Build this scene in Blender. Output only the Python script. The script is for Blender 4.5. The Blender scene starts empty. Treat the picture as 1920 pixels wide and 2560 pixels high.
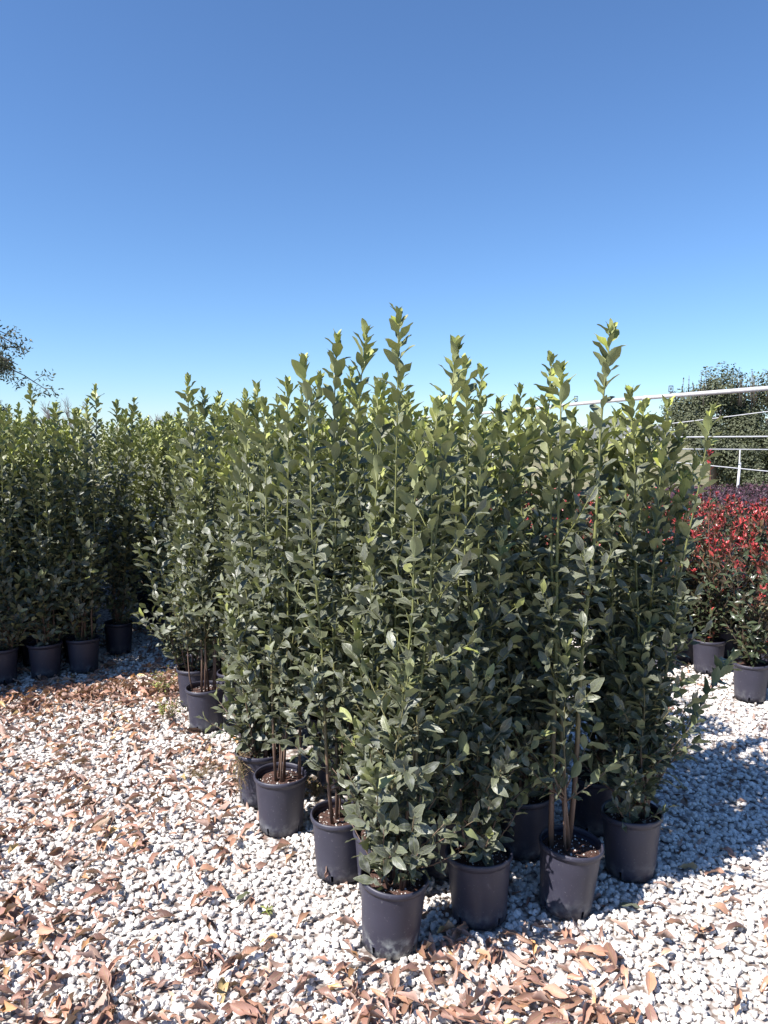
import bpy, math, random
import numpy as np
from mathutils import Vector, Matrix, Euler

R = math.radians
scene = bpy.context.scene
col = scene.collection

# ------------------------------------------------------------------ camera
CAM_H, PITCH, FOC = 1.70, R(5.33), 1930.0          # focal length in pixels of the 1920x2560 photograph
cam_d = bpy.data.cameras.new("camera")
cam_d.sensor_fit = 'VERTICAL'
cam_d.sensor_height = 36.0
cam_d.lens = 36.0 * FOC / 2560.0
cam_d.clip_start = 0.05
cam_d.clip_end = 9000
cam = bpy.data.objects.new("camera", cam_d)
col.objects.link(cam)
cam.location = (0, 0, CAM_H)
cam.rotation_euler = (R(90) - PITCH, 0, 0)
scene.camera = cam

# ------------------------------------------------------------------ sky, sun, exposure
SUN_EL = R(48)
SUN_TO = Vector((0.885, 0.465, 0)).normalized()     # ground direction in which shadows fall
sun_from = Vector((-SUN_TO.x * math.cos(SUN_EL), -SUN_TO.y * math.cos(SUN_EL), math.sin(SUN_EL)))
world = bpy.data.worlds.new("World")
scene.world = world
world.use_nodes = True
wn, wl = world.node_tree.nodes, world.node_tree.links
wn.clear()
sky = wn.new('ShaderNodeTexSky')
sky.sky_type = 'NISHITA'
sky.sun_disc = False
sky.sun_elevation = SUN_EL
sky.sun_rotation = math.atan2(sun_from.x, sun_from.y)
sky.altitude = 200
sky.air_density = 1.0
sky.dust_density = 0.05
sky.ozone_density = 10.0
bg = wn.new('ShaderNodeBackground')
bg.inputs['Strength'].default_value = 0.092
wo = wn.new('ShaderNodeOutputWorld')
wl.new(sky.outputs[0], bg.inputs['Color'])
wl.new(bg.outputs[0], wo.inputs['Surface'])
sun_d = bpy.data.lights.new("sun", 'SUN')
sun_d.energy = 5.0
sun_d.angle = R(0.53)
sun_d.color = (1.0, 0.955, 0.9)
sun = bpy.data.objects.new("sun", sun_d)
col.objects.link(sun)
sun.rotation_euler = (-sun_from).to_track_quat('-Z', 'Y').to_euler()
sun.location = (-6, -4, 9)
vs = scene.view_settings
vs.view_transform = 'Standard'
vs.look = 'None'
vs.gamma = 1.0
vs.use_curve_mapping = False
vs.exposure = 0.95
scene.cycles.max_bounces = 6
scene.cycles.diffuse_bounces = 2
scene.cycles.glossy_bounces = 2
scene.cycles.transmission_bounces = 3
scene.cycles.transparent_max_bounces = 4
scene.cycles.use_denoising = True


def at(px, py, Y):
    """Point at forward distance Y along the ray of a pixel of the 1920x2560 photograph."""
    a, b = (px - 960) / FOC, -(py - 1280) / FOC
    d = Vector((a, math.cos(PITCH) + b * math.sin(PITCH), -math.sin(PITCH) + b * math.cos(PITCH)))
    return Vector((0, 0, CAM_H)) + d * (Y / d.y)


def dsp(x, y, Y):
    return at(x * 1.15732, y * 1.15732, Y)


# ------------------------------------------------------------------ helpers
def tag(o, label=None, cat=None, group=None, kind=None):
    if label: o["label"] = label
    if cat: o["category"] = cat
    if group: o["group"] = group
    if kind: o["kind"] = kind
    return o


def empty(name, loc=(0, 0, 0), rot=(0, 0, 0), scl=1.0):
    o = bpy.data.objects.new(name, None)
    o.empty_display_size = 0.1
    o.location = loc
    o.rotation_euler = rot
    o.scale = (scl, scl, scl)
    col.objects.link(o)
    return o


def link(name, me, parent=None):
    o = bpy.data.objects.new(name, me)
    col.objects.link(o)
    if parent is not None:
        o.parent = parent
    return o


def mesh_np(name, V, F, mat=None, smooth=True, uv=None, attrs=None):
    """V (n,3); F (m,k) faces of one size; uv per vertex (n,2); attrs {name: per-vertex float}."""
    V = np.asarray(V, np.float32)
    F = np.asarray(F, np.int32)
    me = bpy.data.meshes.new(name)
    n, m, k = len(V), len(F), F.shape[1]
    me.vertices.add(n)
    me.vertices.foreach_set('co', V.ravel())
    me.loops.add(m * k)
    me.loops.foreach_set('vertex_index', F.ravel())
    me.polygons.add(m)
    me.polygons.foreach_set('loop_start', np.arange(0, m * k, k, dtype=np.int32))
    me.update(calc_edges=True)
    if uv is not None:
        l = me.uv_layers.new(name='UVMap')
        l.data.foreach_set('uv', np.asarray(uv, np.float32)[F.ravel()].ravel())
    for a, vals in (attrs or {}).items():
        at_ = me.attributes.new(a, 'FLOAT', 'POINT')
        at_.data.foreach_set('value', np.asarray(vals, np.float32))
    me.polygons.foreach_set('use_smooth', np.full(m, smooth, bool))
    if mat: me.materials.append(mat)
    me.validate()
    return me


def mesh_pd(name, V, F, mat=None, smooth=False):
    me = bpy.data.meshes.new(name)
    me.from_pydata([tuple(v) for v in V], [], F)
    me.polygons.foreach_set('use_smooth', [smooth] * len(me.polygons))
    if mat: me.materials.append(mat)
    me.update()
    return me


def tube(pts, rads, n=6, caps=True):
    """Tapered tube along a polyline -> V, quads/ngons."""
    V, F = [], []
    pts = [Vector(p) for p in pts]
    ref = Vector((0.31, 0.95, 0.05)).normalized()
    for i, p in enumerate(pts):
        d = (pts[min(i + 1, len(pts) - 1)] - pts[max(i - 1, 0)]).normalized()
        a = d.cross(ref)
        if a.length < 0.05: a = d.cross(Vector((1, 0, 0)))
        a.normalize()
        b = d.cross(a)
        for k in range(n):
            t = 2 * math.pi * k / n
            V.append(p + (a * math.cos(t) + b * math.sin(t)) * rads[i])
    for i in range(len(pts) - 1):
        for k in range(n):
            F.append((i * n + k, i * n + (k + 1) % n, (i + 1) * n + (k + 1) % n, (i + 1) * n + k))
    if caps:
        F.append(tuple(range(n))[::-1])
        F.append(tuple((len(pts) - 1) * n + k for k in range(n)))
    return V, F


class Bag:
    """Collects pieces into one mesh."""
    def __init__(s): s.V, s.F = [], []
    def add(s, V, F):
        o = len(s.V)
        s.V += list(V)
        s.F += [tuple(i + o for i in f) for f in F]
        return s
    def tube(s, pts, rads, n=6):
        return s.add(*tube(pts, rads, n))
    def box(s, c, sz):
        V = [(c[0] + x * sz[0] / 2, c[1] + y * sz[1] / 2, c[2] + z * sz[2] / 2) for x in (-1, 1) for y in (-1, 1) for z in (-1, 1)]
        return s.add(V, [(0, 1, 3, 2), (4, 6, 7, 5), (0, 4, 5, 1), (2, 3, 7, 6), (0, 2, 6, 4), (1, 5, 7, 3)])
    def mesh(s, name, mat, smooth=True):
        return mesh_pd(name, s.V, s.F, mat, smooth)


# ------------------------------------------------------------------ materials
def new_mat(name):
    m = bpy.data.materials.new(name)
    m.use_nodes = True
    nt = m.node_tree
    nt.nodes.clear()
    return m, nt.nodes, nt.links


def N(nodes, typ, **kw):
    n = nodes.new(typ)
    for k, v in kw.items():
        if k in n.inputs: n.inputs[k].default_value = v
        else: setattr(n, k, v)
    return n


def ramp(nodes, stops, interp='LINEAR'):
    r = nodes.new('ShaderNodeValToRGB')
    r.color_ramp.interpolation = interp
    e = r.color_ramp.elements
    while len(e) < len(stops): e.new(0.5)
    for i, (p, c) in enumerate(stops):
        e[i].position = p
        e[i].color = (*c, 1) if len(c) == 3 else c
    return r


def mathn(nodes, links, op, a, b=None, c=None, clamp=False):
    n = nodes.new('ShaderNodeMath')
    n.operation = op
    n.use_clamp = clamp
    for i, v in enumerate((a, b, c)):
        if v is None: continue
        if isinstance(v, (int, float)): n.inputs[i].default_value = v
        else: links.new(v, n.inputs[i])
    return n.outputs[0]


def mixc(nodes, links, fac, a, b, blend='MIX'):
    n = nodes.new('ShaderNodeMix')
    n.data_type = 'RGBA'
    n.blend_type = blend
    for s, v in ((n.inputs[0], fac), (n.inputs[6], a), (n.inputs[7], b)):
        if isinstance(v, (int, float)): s.default_value = v
        elif isinstance(v, tuple): s.default_value = (*v, 1)
        else: links.new(v, s)
    return n.outputs[2]


def leaf_material(name, stops, under, translucency=0.18, rough=0.38, dust=0.3, veins=True, spec=0.5, margin=0.0):
    m, nd, lk = new_mat(name)
    tone = N(nd, 'ShaderNodeAttribute', attribute_name='tone')
    rnd = N(nd, 'ShaderNodeAttribute', attribute_name='rnd')
    oi = N(nd, 'ShaderNodeObjectInfo')
    r = mathn(nd, lk, 'FRACT', mathn(nd, lk, 'ADD', rnd.outputs['Fac'], oi.outputs['Random']))
    t = mathn(nd, lk, 'ADD', tone.outputs['Fac'], mathn(nd, lk, 'MULTIPLY_ADD', r, 0.16, -0.08), clamp=True)
    cr = ramp(nd, stops)
    lk.new(t, cr.inputs[0])
    geo = N(nd, 'ShaderNodeNewGeometry')
    c = cr.outputs[0]
    # brightness varies from leaf to leaf
    bv = N(nd, 'ShaderNodeHueSaturation')
    lk.new(c, bv.inputs['Color'])
    lk.new(mathn(nd, lk, 'MULTIPLY_ADD', mathn(nd, lk, 'FRACT', mathn(nd, lk, 'MULTIPLY', r, 7.31)), 0.8, 0.6), bv.inputs['Value'])
    c = bv.outputs[0]
    bump_h = None
    if veins:
        uv = N(nd, 'ShaderNodeUVMap', uv_map='UVMap')
        sp = nd.new('ShaderNodeSeparateXYZ')
        lk.new(uv.outputs[0], sp.inputs[0])
        du = mathn(nd, lk, 'ABSOLUTE', mathn(nd, lk, 'SUBTRACT', sp.outputs[0], 0.5))
        mid = mathn(nd, lk, 'SUBTRACT', 1.0, mathn(nd, lk, 'MULTIPLY', du, 16.0), clamp=True)
        w = mathn(nd, lk, 'SINE', mathn(nd, lk, 'MULTIPLY', mathn(nd, lk, 'SUBTRACT', sp.outputs[1], mathn(nd, lk, 'MULTIPLY', du, 0.35)), 56.0))
        lat = mathn(nd, lk, 'MULTIPLY', mathn(nd, lk, 'SUBTRACT', w, 0.8, clamp=True), 2.2)
        vein = mathn(nd, lk, 'MAXIMUM', mid, lat)
        c = mixc(nd, lk, mathn(nd, lk, 'MULTIPLY', vein, 0.35), c, (0.26, 0.30, 0.12))
        rimf = N(nd, 'ShaderNodeMapRange')      # pale cartilage margin
        rimf.inputs[1].default_value, rimf.inputs[2].default_value = 0.40, 0.49
        lk.new(du, rimf.inputs[0])
        c = mixc(nd, lk, mathn(nd, lk, 'MULTIPLY', rimf.outputs[0], margin), c, (0.34, 0.36, 0.20))
        bump_h = mathn(nd, lk, 'MULTIPLY', vein, -1.0)
    tc = N(nd, 'ShaderNodeTexCoord')
    if dust > 0:
        ns = N(nd, 'ShaderNodeTexNoise', Scale=38.0, Detail=3.0)
        lk.new(tc.outputs['Object'], ns.inputs['Vector'])
        dr = ramp(nd, [(0.48, (0, 0, 0)), (0.72, (1, 1, 1))])
        lk.new(ns.outputs[0], dr.inputs[0])
        df = mathn(nd, lk, 'MULTIPLY', dr.outputs[0], mathn(nd, lk, 'MULTIPLY', mathn(nd, lk, 'SUBTRACT', 0.75, t, clamp=True), dust / 0.75 * 1.3))
        c = mixc(nd, lk, df, c, (0.30, 0.31, 0.28))
    c = mixc(nd, lk, geo.outputs['Backfacing'], c, mixc(nd, lk, 0.62, c, under))
    p = N(nd, 'ShaderNodeBsdfPrincipled', Roughness=rough)
    p.inputs['Specular IOR Level'].default_value = spec
    lk.new(c, p.inputs['Base Color'])
    lk.new(mathn(nd, lk, 'MULTIPLY_ADD', geo.outputs['Backfacing'], 0.3, rough), p.inputs['Roughness'])
    if bump_h is not None:
        b = N(nd, 'ShaderNodeBump', Strength=0.35, Distance=0.002)
        lk.new(bump_h, b.inputs['Height'])
        lk.new(b.outputs[0], p.inputs['Normal'])
    tr = N(nd, 'ShaderNodeBsdfTranslucent')
    lk.new(mixc(nd, lk, 1.0, c, (0.95, 1.0, 0.35), 'MULTIPLY'), tr.inputs['Color'])
    mx = N(nd, 'ShaderNodeMixShader')
    mx.inputs[0].default_value = translucency
    lk.new(p.outputs[0], mx.inputs[1])
    lk.new(tr.outputs[0], mx.inputs[2])
    out = nd.new('ShaderNodeOutputMaterial')
    lk.new(mx.outputs[0], out.inputs['Surface'])
    return m


M_LAUREL = leaf_material('laurel_leaf',
    [(0.0, (0.068, 0.074, 0.056)), (0.4, (0.102, 0.111, 0.064)), (0.72, (0.225, 0.24, 0.078)), (1.0, (0.36, 0.39, 0.070))],
    (0.25, 0.28, 0.135), translucency=0.10, rough=0.44, dust=0.65, spec=0.55, margin=0.45)
M_PHOTINIA = leaf_material('photinia_leaf',
    [(0.0, (0.032, 0.045, 0.030)), (0.5, (0.055, 0.072, 0.032)), (0.66, (0.12, 0.065, 0.035)), (0.82, (0.30, 0.030, 0.032)), (1.0, (0.50, 0.045, 0.055))],
    (0.15, 0.10, 0.07), translucency=0.15, rough=0.27, dust=0.12)
M_TREE = leaf_material('evergreen_leaf',
    [(0.0, (0.040, 0.050, 0.024)), (0.5, (0.080, 0.095, 0.040)), (1.0, (0.150, 0.160, 0.065))],
    (0.12, 0.13, 0.08), translucency=0.12, rough=0.42, dust=0.0, veins=False)
M_PURPLE = leaf_material('purple_leaf',
    [(0.0, (0.045, 0.035, 0.040)), (1.0, (0.13, 0.05, 0.075))], (0.13, 0.10, 0.11), 0.12, 0.4, 0.0, False)
M_WEED = leaf_material('weed_leaf',
    [(0.0, (0.14, 0.12, 0.05)), (1.0, (0.30, 0.34, 0.09))], (0.28, 0.29, 0.12), 0.2, 0.5, 0.0, False)
M_DRY = leaf_material('dry_leaf',
    [(0.0, (0.20, 0.110, 0.090)), (0.35, (0.34, 0.185, 0.142)), (0.7, (0.45, 0.245, 0.165)), (0.92, (0.52, 0.27, 0.12)), (1.0, (0.56, 0.40, 0.19))],
    (0.50, 0.35, 0.29), translucency=0.08, rough=0.42, dust=0.0)


def stem_material(name, low, high, z0, z1):
    m, nd, lk = new_mat(name)
    tc = N(nd, 'ShaderNodeTexCoord')
    sp = nd.new('ShaderNodeSeparateXYZ')
    lk.new(tc.outputs['Object'], sp.inputs[0])
    ns = N(nd, 'ShaderNodeTexNoise', Scale=9.0, Detail=4.0)
    lk.new(tc.outputs['Object'], ns.inputs['Vector'])
    h = mathn(nd, lk, 'ADD', sp.outputs[2], mathn(nd, lk, 'MULTIPLY_ADD', ns.outputs[0], 0.5, -0.25))
    f = N(nd, 'ShaderNodeMapRange')
    f.inputs[1].default_value, f.inputs[2].default_value = z0, z1
    lk.new(h, f.inputs[0])
    n2 = N(nd, 'ShaderNodeTexNoise', Scale=70.0, Detail=3.0)
    lk.new(tc.outputs['Object'], n2.inputs['Vector'])
    c = mixc(nd, lk, f.outputs[0], low, high)
    c = mixc(nd, lk, mathn(nd, lk, 'MULTIPLY', n2.outputs[0], 0.5), c, tuple(x * 0.5 for x in low))
    p = N(nd, 'ShaderNodeBsdfPrincipled', Roughness=0.55)
    lk.new(c, p.inputs['Base Color'])
    b = N(nd, 'ShaderNodeBump', Strength=0.4, Distance=0.002)
    lk.new(n2.outputs[0], b.inputs['Height'])
    lk.new(b.outputs[0], p.inputs['Normal'])
    out = nd.new('ShaderNodeOutputMaterial')
    lk.new(p.outputs[0], out.inputs['Surface'])
    return m


M_STEM = stem_material('laurel_stem', (0.16, 0.10, 0.072), (0.19, 0.21, 0.062), 0.42, 0.95)
M_PSTEM = stem_material('photinia_stem', (0.10, 0.07, 0.05), (0.28, 0.09, 0.06), 0.5, 1.0)
M_BARK = stem_material('bark', (0.13, 0.10, 0.08), (0.17, 0.14, 0.12), 0.5, 2.0)


def pot_material(name='pot_plastic', lime=0.35):
    m, nd, lk = new_mat(name)
    tc = N(nd, 'ShaderNodeTexCoord')
    oi = N(nd, 'ShaderNodeObjectInfo')
    mp = nd.new('ShaderNodeVectorMath')
    mp.operation = 'ADD'
    lk.new(tc.outputs['Object'], mp.inputs[0])
    lk.new(oi.outputs['Random'], mp.inputs[1])
    sp = nd.new('ShaderNodeSeparateXYZ')
    lk.new(tc.outputs['Object'], sp.inputs[0])
    n1 = N(nd, 'ShaderNodeTexNoise', Scale=14.0, Detail=6.0)
    n1.inputs['Roughness'].default_value = 0.7
    n2 = N(nd, 'ShaderNodeTexNoise', Scale=110.0, Detail=2.0)
    n3 = N(nd, 'ShaderNodeTexNoise', Scale=42.0, Detail=5.0)
    for n in (n1, n2, n3): lk.new(mp.outputs[0], n.inputs['Vector'])
    c = mixc(nd, lk, n1.outputs[0], (0.026, 0.025, 0.039), (0.052, 0.050, 0.074))
    sr = ramp(nd, [(0.66, (0, 0, 0)), (0.75, (1, 1, 1))])
    lk.new(n2.outputs[0], sr.inputs[0])
    c = mixc(nd, lk, mathn(nd, lk, 'MULTIPLY', sr.outputs[0], 0.28), c, (0.25, 0.25, 0.26))
    # lime scale and dust round the foot
    low = N(nd, 'ShaderNodeMapRange')
    low.inputs[1].default_value, low.inputs[2].default_value = 0.085, 0.0
    lk.new(sp.outputs[2], low.inputs[0])
    lr = ramp(nd, [(0.50, (0, 0, 0)), (0.66, (1, 1, 1))])
    lk.new(mathn(nd, lk, 'MULTIPLY_ADD', n3.outputs[0], 0.45, mathn(nd, lk, 'MULTIPLY', n1.outputs[0], 0.6)), lr.inputs[0])
    lf = mathn(nd, lk, 'MULTIPLY', mathn(nd, lk, 'MULTIPLY', low.outputs[0], lr.outputs[0]), lime, clamp=True)
    c = mixc(nd, lk, lf, c, (0.42, 0.44, 0.42))
    p = N(nd, 'ShaderNodeBsdfPrincipled')
    lk.new(c, p.inputs['Base Color'])
    lk.new(mathn(nd, lk, 'MULTIPLY_ADD', n1.outputs[0], 0.25, 0.36), p.inputs['Roughness'])
    b = N(nd, 'ShaderNodeBump', Strength=0.12, Distance=0.002)
    lk.new(n1.outputs[0], b.inputs['Height'])
    lk.new(b.outputs[0], p.inputs['Normal'])
    out = nd.new('ShaderNodeOutputMaterial')
    lk.new(p.outputs[0], out.inputs['Surface'])
    return m


M_POT = pot_material('pot_plastic', 0.35)
M_POT_LIME = pot_material('pot_plastic_limed', 1.5)


def noisy_material(name, c0, c1, scale, rough=0.8, bump=0.4, dist=0.004, specks=None, coord='Object', c_lo=0.3, c_hi=0.7):
    m, nd, lk = new_mat(name)
    tc = N(nd, 'ShaderNodeTexCoord')
    n1 = N(nd, 'ShaderNodeTexNoise', Scale=scale, Detail=6.0)
    n1.inputs['Roughness'].default_value = 0.65
    lk.new(tc.outputs[coord], n1.inputs['Vector'])
    cr = ramp(nd, [(c_lo, c0), (c_hi, c1)])
    lk.new(n1.outputs[0], cr.inputs[0])
    c = cr.outputs[0]
    if specks:
        v = N(nd, 'ShaderNodeTexVoronoi', Scale=specks[0])
        lk.new(tc.outputs[coord], v.inputs['Vector'])
        sr = ramp(nd, [(specks[1], (1, 1, 1)), (specks[1] + 0.08, (0, 0, 0))])
        lk.new(v.outputs['Distance'], sr.inputs[0])
        c = mixc(nd, lk, sr.outputs[0], c, specks[2])
    p = N(nd, 'ShaderNodeBsdfPrincipled', Roughness=rough)
    lk.new(c, p.inputs['Base Color'])
    b = N(nd, 'ShaderNodeBump', Strength=bump, Distance=dist)
    lk.new(n1.outputs[0], b.inputs['Height'])
    lk.new(b.outputs[0], p.inputs['Normal'])
    out = nd.new('ShaderNodeOutputMaterial')
    lk.new(p.outputs[0], out.inputs['Surface'])
    return m


M_SOIL = noisy_material('potting_soil', (0.020, 0.009, 0.007), (0.11, 0.050, 0.036), 60.0, 0.9, 0.9, 0.006, (130.0, 0.10, (0.45, 0.38, 0.33)))
M_PERLITE = noisy_material('perlite', (0.55, 0.52, 0.48), (0.75, 0.72, 0.68), 80.0, 0.9)
M_PIPE = noisy_material('galvanised_pipe', (0.42, 0.40, 0.40), (0.55, 0.53, 0.53), 18.0, 0.45, 0.1)
M_WHITE = noisy_material('white_plastic', (0.46, 0.46, 0.47), (0.58, 0.58, 0.59), 10.0, 0.45, 0.1)
M_DARKP = noisy_material('dark_plastic', (0.03, 0.03, 0.035), (0.06, 0.06, 0.065), 30.0, 0.5, 0.1)
M_TWIG = noisy_material('dry_twig', (0.20, 0.13, 0.08), (0.34, 0.24, 0.14), 40.0, 0.8)
M_GREYTWIG = noisy_material('bare_twig', (0.20, 0.17, 0.17), (0.30, 0.26, 0.26), 10.0, 0.8)
M_HILL = noisy_material('far_hill', (0.10, 0.11, 0.10), (0.16, 0.16, 0.14), 0.02, 0.95, 0.2, 3.0)


def stone_material():
    m, nd, lk = new_mat('white_stone')
    rnd = N(nd, 'ShaderNodeAttribute', attribute_name='rnd')
    cr = ramp(nd, [(0.0, (0.42, 0.36, 0.32)), (0.10, (0.58, 0.53, 0.49)), (0.3, (0.74, 0.695, 0.655)), (1.0, (0.86, 0.815, 0.775))])
    lk.new(rnd.outputs['Fac'], cr.inputs[0])
    tc = N(nd, 'ShaderNodeTexCoord')
    n1 = N(nd, 'ShaderNodeTexNoise', Scale=90.0, Detail=4.0)
    lk.new(tc.outputs['Object'], n1.inputs['Vector'])
    n2 = N(nd, 'ShaderNodeTexNoise', Scale=1.3, Detail=3.0)
    lk.new(tc.outputs['Object'], n2.inputs['Vector'])
    dr = ramp(nd, [(0.42, (0, 0, 0)), (0.72, (1, 1, 1))])
    lk.new(n2.outputs[0], dr.inputs[0])
    c = mixc(nd, lk, mathn(nd, lk, 'MULTIPLY', n1.outputs[0], 0.35), cr.outputs[0], (0.52, 0.47, 0.43))
    c = mixc(nd, lk, mathn(nd, lk, 'MULTIPLY', dr.outputs[0], 0.28), c, (0.46, 0.43, 0.34))
    p = N(nd, 'ShaderNodeBsdfPrincipled', Roughness=0.78)
    lk.new(c, p.inputs['Base Color'])
    b = N(nd, 'ShaderNodeBump', Strength=0.5, Distance=0.0015)
    lk.new(n1.outputs[0], b.inputs['Height'])
    lk.new(b.outputs[0], p.inputs['Normal'])
    out = nd.new('ShaderNodeOutputMaterial')
    lk.new(p.outputs[0], out.inputs['Surface'])
    return m


M_STONE = stone_material()


def ground_material():
    m, nd, lk = new_mat('gravel_bed')
    tc = N(nd, 'ShaderNodeTexCoord')
    v = N(nd, 'ShaderNodeTexVoronoi', Scale=42.0)
    lk.new(tc.outputs['Object'], v.inputs['Vector'])
    cr = ramp(nd, [(0.0, (0.62, 0.59, 0.56)), (0.45, (0.48, 0.44, 0.41)), (0.75, (0.16, 0.12, 0.10))])
    lk.new(v.outputs['Distance'], cr.inputs[0])
    v2 = N(nd, 'ShaderNodeTexVoronoi', Scale=11.0)
    lk.new(tc.outputs['Object'], v2.inputs['Vector'])
    lr = ramp(nd, [(0.18, (1, 1, 1)), (0.26, (0, 0, 0))])
    lk.new(v2.outputs['Distance'], lr.inputs[0])
    c = mixc(nd, lk, mathn(nd, lk, 'MULTIPLY', lr.outputs[0], 0.5), cr.outputs[0], (0.22, 0.11, 0.08))
    # gravel near, dry meadow far
    ln = nd.new('ShaderNodeVectorMath')
    ln.operation = 'LENGTH'
    lk.new(tc.outputs['Object'], ln.inputs[0])
    far = N(nd, 'ShaderNodeMapRange')
    far.inputs[1].default_value, far.inputs[2].default_value = 17.0, 19.0
    lk.new(ln.outputs['Value'], far.inputs[0])
    n1 = N(nd, 'ShaderNodeTexNoise', Scale=0.6, Detail=8.0)
    lk.new(tc.outputs['Object'], n1.inputs['Vector'])
    gr = ramp(nd, [(0.35, (0.10, 0.11, 0.045)), (0.65, (0.24, 0.20, 0.11))])
    lk.new(n1.outputs[0], gr.inputs[0])
    c = mixc(nd, lk, far.outputs[0], c, gr.outputs[0])
    p = N(nd, 'ShaderNodeBsdfPrincipled', Roughness=0.9)
    lk.new(c, p.inputs['Base Color'])
    b = N(nd, 'ShaderNodeBump', Strength=0.8, Distance=0.01)
    lk.new(mathn(nd, lk, 'MULTIPLY', v.outputs['Distance'], -1.0), b.inputs['Height'])
    lk.new(b.outputs[0], p.inputs['Normal'])
    out = nd.new('ShaderNodeOutputMaterial')
    lk.new(p.outputs[0], out.inputs['Surface'])
    return m


M_GROUND = ground_material()

# ------------------------------------------------------------------ ground and hills
gm = mesh_pd('ground', [(-4000, -4000, 0), (4000, -4000, 0), (4000, 4000, 0), (-4000, 4000, 0)], [(0, 1, 2, 3)], M_GROUND)
tag(link('gravel_ground', gm), 'pale gravel yard running out to dry meadow', None, None, 'structure')


def hill_ridge():
    rng = np.random.default_rng(5)
    xs = np.linspace(-2600, 2600, 140)
    prof = 16 + 9 * np.sin(xs * 0.0021 + 1.0) + 9 * np.sin(xs * 0.0083) + 3 * rng.random(140)
    prof += 55 * np.exp(-((xs - 790) / 120.0) ** 2) + 20 * np.exp(-((xs - 560) / 90.0) ** 2)
    prof -= 9 * np.exp(-((xs - 370) / 150.0) ** 2)
    V, F = [], []
    rows = ((2450, -2.0), (2560, 0.55), (2700, 1.0), (3300, -0.1))
    for y, k in rows:
        for x, h in zip(xs, prof):
            V.append((x, y - abs(x) * 0.12, h * k if k > 0 else k))
    n = len(xs)
    for r in range(len(rows) - 1):
        for i in range(n - 1):
            F.append((r * n + i, r * n + i + 1, (r + 1) * n + i + 1, (r + 1) * n + i))
    return mesh_pd('hills', V, F, M_HILL, True)


tag(link('hills', hill_ridge()), 'low far hills along the horizon', None, None, 'structure')

# ------------------------------------------------------------------ leaf shapes
ST = np.array([0.0, 0.09, 0.22, 0.40, 0.60, 0.80, 0.93, 1.0])


def leaf_shape(rng, length=1.0, width=0.19, fold=0.25, bend=0.18, wave=0.03, curl=0.0, twist=0.0):
    """Leaf of unit length along +Y, upper side +Z: V (24,3), quads, uv."""
    V, UV = [], []
    ph = rng.random() * 6
    asym = (rng.random() - 0.5) * 0.16
    for i, t in enumerate(ST):
        tt = max(0.0, (t - 0.07) / 0.93)
        w = width * max(math.sin(math.pi * tt ** 0.92), 0.0) ** 0.78 if 0 < tt < 1 else 0.0
        w = max(w, width * (0.07 if t < 0.2 else 0.03))
        zc = -bend * t * t + 0.05 * math.sin(t * 3.1)
        for s in (-1, 0, 1):
            ww = w * (1 + asym * s)
            a = curl * (w / width)
            x = s * ww * math.cos(a * 0.6)
            z = zc + abs(s) * (fold * ww + math.sin(a) * ww) + (wave * math.sin(t * 11 + ph + s * 1.3) * abs(s) * (w / width))
            tw = twist * t
            x, z = x * math.cos(tw) - (z - zc) * math.sin(tw), zc + x * math.sin(tw) + (z - zc) * math.cos(tw)
            V.append((x, t * (1 - 0.12 * bend), z))
            UV.append((0.5 + s * 0.5, t))
    Q = []
    for i in range(len(ST) - 1):
        for s in range(2):
            a = i * 3 + s
            Q.append((a, a + 1, a + 4, a + 3))
    return np.array(V, np.float32), np.array(Q, np.int32), np.array(UV, np.float32)


def shape_set(seed, n, **kw):
    rng = random.Random(seed)
    out = []
    for i in range(n):
        k = {a: (b[0] + (b[1] - b[0]) * rng.random() if isinstance(b, tuple) else b) for a, b in kw.items()}
        out.append(leaf_shape(rng, **k))
    return out


LAUREL = shape_set(3, 7, width=(0.17, 0.225), fold=(0.12, 0.42), bend=(-0.04, 0.30), wave=(0.03, 0.085), twist=(-0.4, 0.4))
PHOTI = shape_set(4, 5, width=(0.15, 0.19), fold=(0.2, 0.5), bend=(0.05, 0.35), wave=(0.0, 0.02), twist=(-0.3, 0.3))
DRY = shape_set(6, 14, width=(0.11, 0.19), fold=(0.15, 0.7), bend=(-0.45, 0.6), wave=(0.04, 0.13), curl=(0.1, 1.5), twist=(-1.5, 1.5))


def leaf_meshes(shapes, tones, mat, name):
    out = {}
    for i, (V, Q, UV) in enumerate(shapes):
        for j, t in enumerate(tones):
            out[i, j] = mesh_np(name, V, Q, mat, True, UV, {'tone': np.full(len(V), t)})
    return out


TONES = [0.0, 0.18, 0.36, 0.55, 0.75, 0.95]
LAUREL_ME = leaf_meshes(LAUREL, TONES, M_LAUREL, 'laurel_leaf')
PTONES = [0.05, 0.3, 0.5, 0.66, 0.82, 1.0]
PHOTI_ME = leaf_meshes(PHOTI, PTONES, M_PHOTINIA, 'photinia_leaf')


def join_leaves(name, leaves, shapes, mat, seed=0):
    """leaves: list of (Matrix, shape index, tone) -> one mesh."""
    rng = np.random.default_rng(seed)
    Vs, Qs, UVs, T, Rn = [], [], [], [], []
    off = 0
    for M, si, tone in leaves:
        V, Q, UV = shapes[si]
        A = np.array(M, np.float32)
        Vs.append(V @ A[:3, :3].T + A[:3, 3])
        Qs.append(Q + off)
        UVs.append(UV)
        T.append(np.full(len(V), tone, np.float32))
        Rn.append(np.full(len(V), rng.random(), np.float32))
        off += len(V)
    return mesh_np(name, np.concatenate(Vs), np.concatenate(Qs), mat, True, np.concatenate(UVs),
                   {'tone': np.concatenate(T), 'rnd': np.concatenate(Rn)})


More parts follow.
